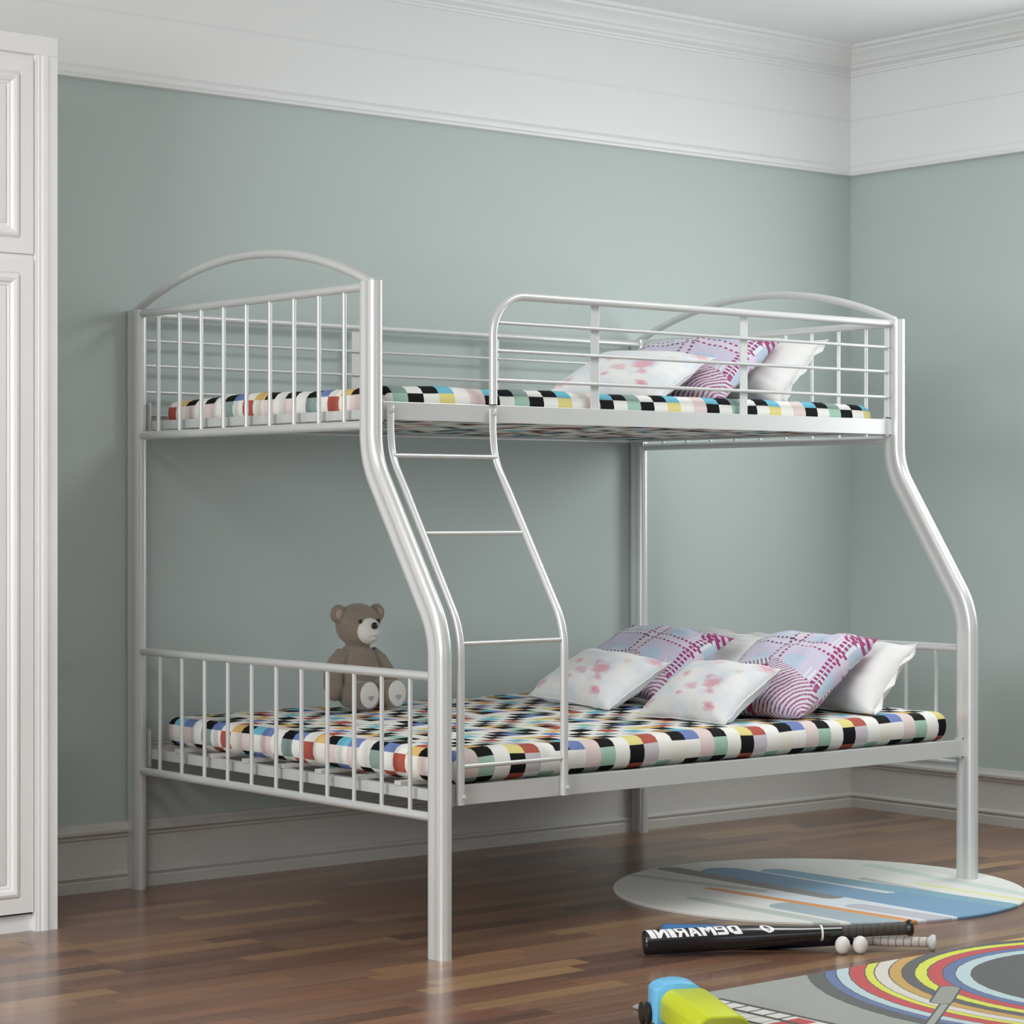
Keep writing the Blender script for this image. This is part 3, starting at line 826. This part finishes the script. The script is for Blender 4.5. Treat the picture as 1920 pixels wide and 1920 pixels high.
# local X up, local Y = side ; angle 0 = top; near side sign found from the camera direction
inv = bt.rotation_euler.to_matrix().inverted()
near = inv @ Vector((-.63,-.77,.0)); sg_ = 1 if near.y > 0 else -1
bm = bmesh.new()
word = [('I',.5),('N',1.05),('I',.5),('R',.95),('A',1.0),('M',1.2),('e',.95),('D',1.05)][::-1]   # D first, at the handle side
tot = sum(w for _, w in word)+.09*7; sL = .232; s = .018+sL
for ch, w in word:
    wl = w/tot*sL
    wrap_letter(bm, LET[ch], s-wl, s, sg_*1.10, sg_*.02, barrel_r, .012)
    s -= wl+.09/tot*sL
tx_o = obj('lettering', bm, M_wprint, bt, world=False, smooth=False)
bm = bmesh.new()
lg = [[(0,.45),(.2,.75),(.38,.62),(.30,.45)],[(.2,.75),(.55,1),(.62,.8),(.38,.62)],[(.55,1),(.8,1),(.8,.8),(.62,.8)],[(.8,1),(1,.65),(.72,.62),(.7,.8)],[(1,.65),(.9,.3),(.65,.38),(.72,.62)],[(.9,.3),(.5,0),(.42,.2),(.65,.38)],[(.5,0),(.15,.15),(.3,.35),(.42,.2)],[(.15,.15),(0,.45),(.3,.45),(.3,.35)]]
wrap_letter(bm, lg, .300, .336, sg_*1.12, sg_*.02, barrel_r, .008)
obj('emblem', bm, M_wprint, bt, world=False, smooth=False)

# ------------------------------------------------------------------ balls
M_ball = open_mat('white_ball', .5)
x, y, z = geo_pos(); base(M_ball, cmix(nz(vec(x, y, z), 60, 3), (.70,.68,.64), (.78,.77,.74)))
for (bx, by, lab) in ((.824,-.587,'left one of the two small white balls beside the white bat handle'), (.862,-.612,'right one of the two small white balls beside the white bat handle')):
    bm = bmesh.new(); uvsph(bm, (bx, by, .0225), .0190,.0190,.0225, u=28, v=18)
    tag(obj('ball', bm, M_ball), lab, 'ball', 'white balls by the bats')

# ------------------------------------------------------------------ toy truck
M_tb = mat('sky_blue_plastic', (.16,.50,.80), .45); M_ty = mat('lime_plastic', (.55,.62,.012), .45); M_tend = mat('shaded_lime_plastic', (.33,.36,.025), .5)  # M_tend: lime darkened, the hood end's shade put into the colour
T0 = Vector((-.113, -1.006, 0)); TA = Vector((.476, .879, 0)).normalized(); TP = Vector((.879, -.476, 0)).normalized()
def tpt(a, p, z): return T0 + TA*a + TP*p + Vector((0,0,z))
toy = empty('toy_truck', (T0.x, T0.y, 0), 'lime green and sky blue plastic toy truck with black wheels at the bottom edge', 'toy')
def loft(bm, sec, a0, a1, rnd=.003):
    """sec: closed list of (p,z)"""
    cp = sum(q[0] for q in sec)/len(sec); cz = sum(q[1] for q in sec)/len(sec)
    rings = []
    for a, k in ((a0, -rnd), (a0+rnd, 0), (a1-rnd, 0), (a1, -rnd)):
        rings.append([bm.verts.new(tpt(a, p + (k if p > cp else -k), z + (k if z > cz else -k))) for p, z in sec])
    m = len(sec)
    for i in range(3):
        for j in range(m): bm.faces.new((rings[i][j], rings[i][(j+1) % m], rings[i+1][(j+1) % m], rings[i+1][j]))
    bm.faces.new(rings[0][::-1]); bm.faces.new(rings[-1])
def rrect(hw, z0, z1, r, n=10):
    out = []
    for cx, cz, a0 in ((hw-r, z1-r, 0), (-(hw-r), z1-r, 90), (-(hw-r*.5), z0+r*.5, 180), (hw-r*.5, z0+r*.5, 270)):
        q = r if cz > (z0+z1)/2 else r*.5
        for k in range(n+1):
            a = R(a0+90*k/n); out.append((cx+q*math.cos(a), cz+q*math.sin(a)))
    return out
bm = bmesh.new(); loft(bm, rrect(.058, .022, .096, .033), -.292, -.005)
hood = obj('hood', bm, M_ty, toy, sharp=50)
bm = bmesh.new(); loft(bm, [(p*.93, .022+(z-.022)*.95) for p, z in rrect(.056, .022, .096, .033)], -.2965, -.2915, .001)
obj('shaded_hood_end', bm, M_tend, hood, sharp=50)  # front end of the hood, its shadow painted as darker lime
bm = bmesh.new()
sec = [(.036, .02), (.036, .086)] + [(-.015+.051*math.cos(R(a)), .086+.022*math.sin(R(a))) for a in range(10, 180, 10)] + [(-.066, .086), (-.066, .02)]
loft(bm, sec, -.004, .070)
obj('cab', bm, M_tb, toy, sharp=50)
bm = bmesh.new(); loft(bm, [(-.05,.018),(.05,.018),(.05,.034),(-.05,.034)], -.27, .12, .002); obj('chassis', bm, M_black, toy, sharp=30)
for a in (.100, .052, -.20):
    for p in (-.071, .068):
        bm = bmesh.new(); lathe(bm, [(0,0),(0,.014),(.0008,.019),(.002,.0235),(.005,.0245),(.008,.0235),(.0095,.019),(.0095,0)], tpt(a, p-.005, .0245+(.0095 if p > 0 or a < .09 else 0)), TP, 32)
        obj('wheel', bm, M_black, toy)

# ------------------------------------------------------------------ light
def area(name, loc, target, sx, sy, power, col):
    d = bpy.data.lights.new(name, 'AREA'); d.shape = 'RECTANGLE'; d.size = sx; d.size_y = sy; d.energy = power; d.color = col
    o = bpy.data.objects.new(name, d); COL.objects.link(o); o.location = loc
    v = Vector(target)-Vector(loc); o.rotation_euler = v.to_track_quat('-Z', 'Y').to_euler()
    return o
area('window_and_fill_light', (WX+.09, (WR[0]+WR[1])/2, (WR[2]+WR[3])/2), (0, (WR[0]+WR[1])/2, (WR[2]+WR[3])/2), WR[1]-WR[0]-.1, WR[3]-WR[2]-.1, 29, (.95,.985,.985))
area('window_and_fill_light', ((WF[0]+WF[1])/2, YF-.03, (WF[2]+WF[3])/2), (-.5, 0, 1.9), WF[1]-WF[0]-.1, WF[3]-WF[2]-.1, 20, (1,.985,.96))  # fill through the added front window, lifts the wardrobe front
area('window_and_fill_light', (XL-.09, (WL[0]+WL[1])/2, (WL[2]+WL[3])/2), (0, (WL[0]+WL[1])/2+.3, (WL[2]+WL[3])/2), WL[1]-WL[0]-.1, WL[3]-WL[2]-.1, 172, (.985,1,.99))
for (lx, ly, pw) in ((-2.3, -1.3, 32), (1.6, -.95, 34)):
    d = bpy.data.lights.new('ceiling_fill', 'AREA'); d.shape = 'DISK'; d.size = 1.1; d.energy = pw; d.color = (.965,.99,.985)  # unseen disks under the ceiling, added as fill for left and front
    o = bpy.data.objects.new('ceiling_fill', d); COL.objects.link(o); o.location = (lx, ly, ZC-.02)
w = bpy.data.worlds.new('world'); SC.world = w; w.use_nodes = True
w.node_tree.nodes['Background'].inputs[0].default_value = (.75,.85,1,1); w.node_tree.nodes['Background'].inputs[1].default_value = .6

# ------------------------------------------------------------------ camera
cam = bpy.data.cameras.new('camera'); co = bpy.data.objects.new('camera', cam); COL.objects.link(co)
co.location = (-3.6749, -4.7702, 1.1116)
co.rotation_euler = (R(90), 0, R(50.6821-90))
cam.sensor_width = 36; cam.lens = 36*4546.36/1920; cam.shift_y = (958.7953-960)/1920
cam.clip_start = .05; cam.clip_end = 60
SC.camera = co
SC.view_settings.view_transform = 'Standard'; SC.view_settings.look = 'None'
SC.view_settings.exposure = 0.0; SC.view_settings.gamma = 1.0; SC.view_settings.use_curve_mapping = False
SC.cycles.use_denoising = True
SC.cycles.max_bounces = 8; SC.cycles.diffuse_bounces = 5; SC.cycles.sample_clamp_indirect = 6
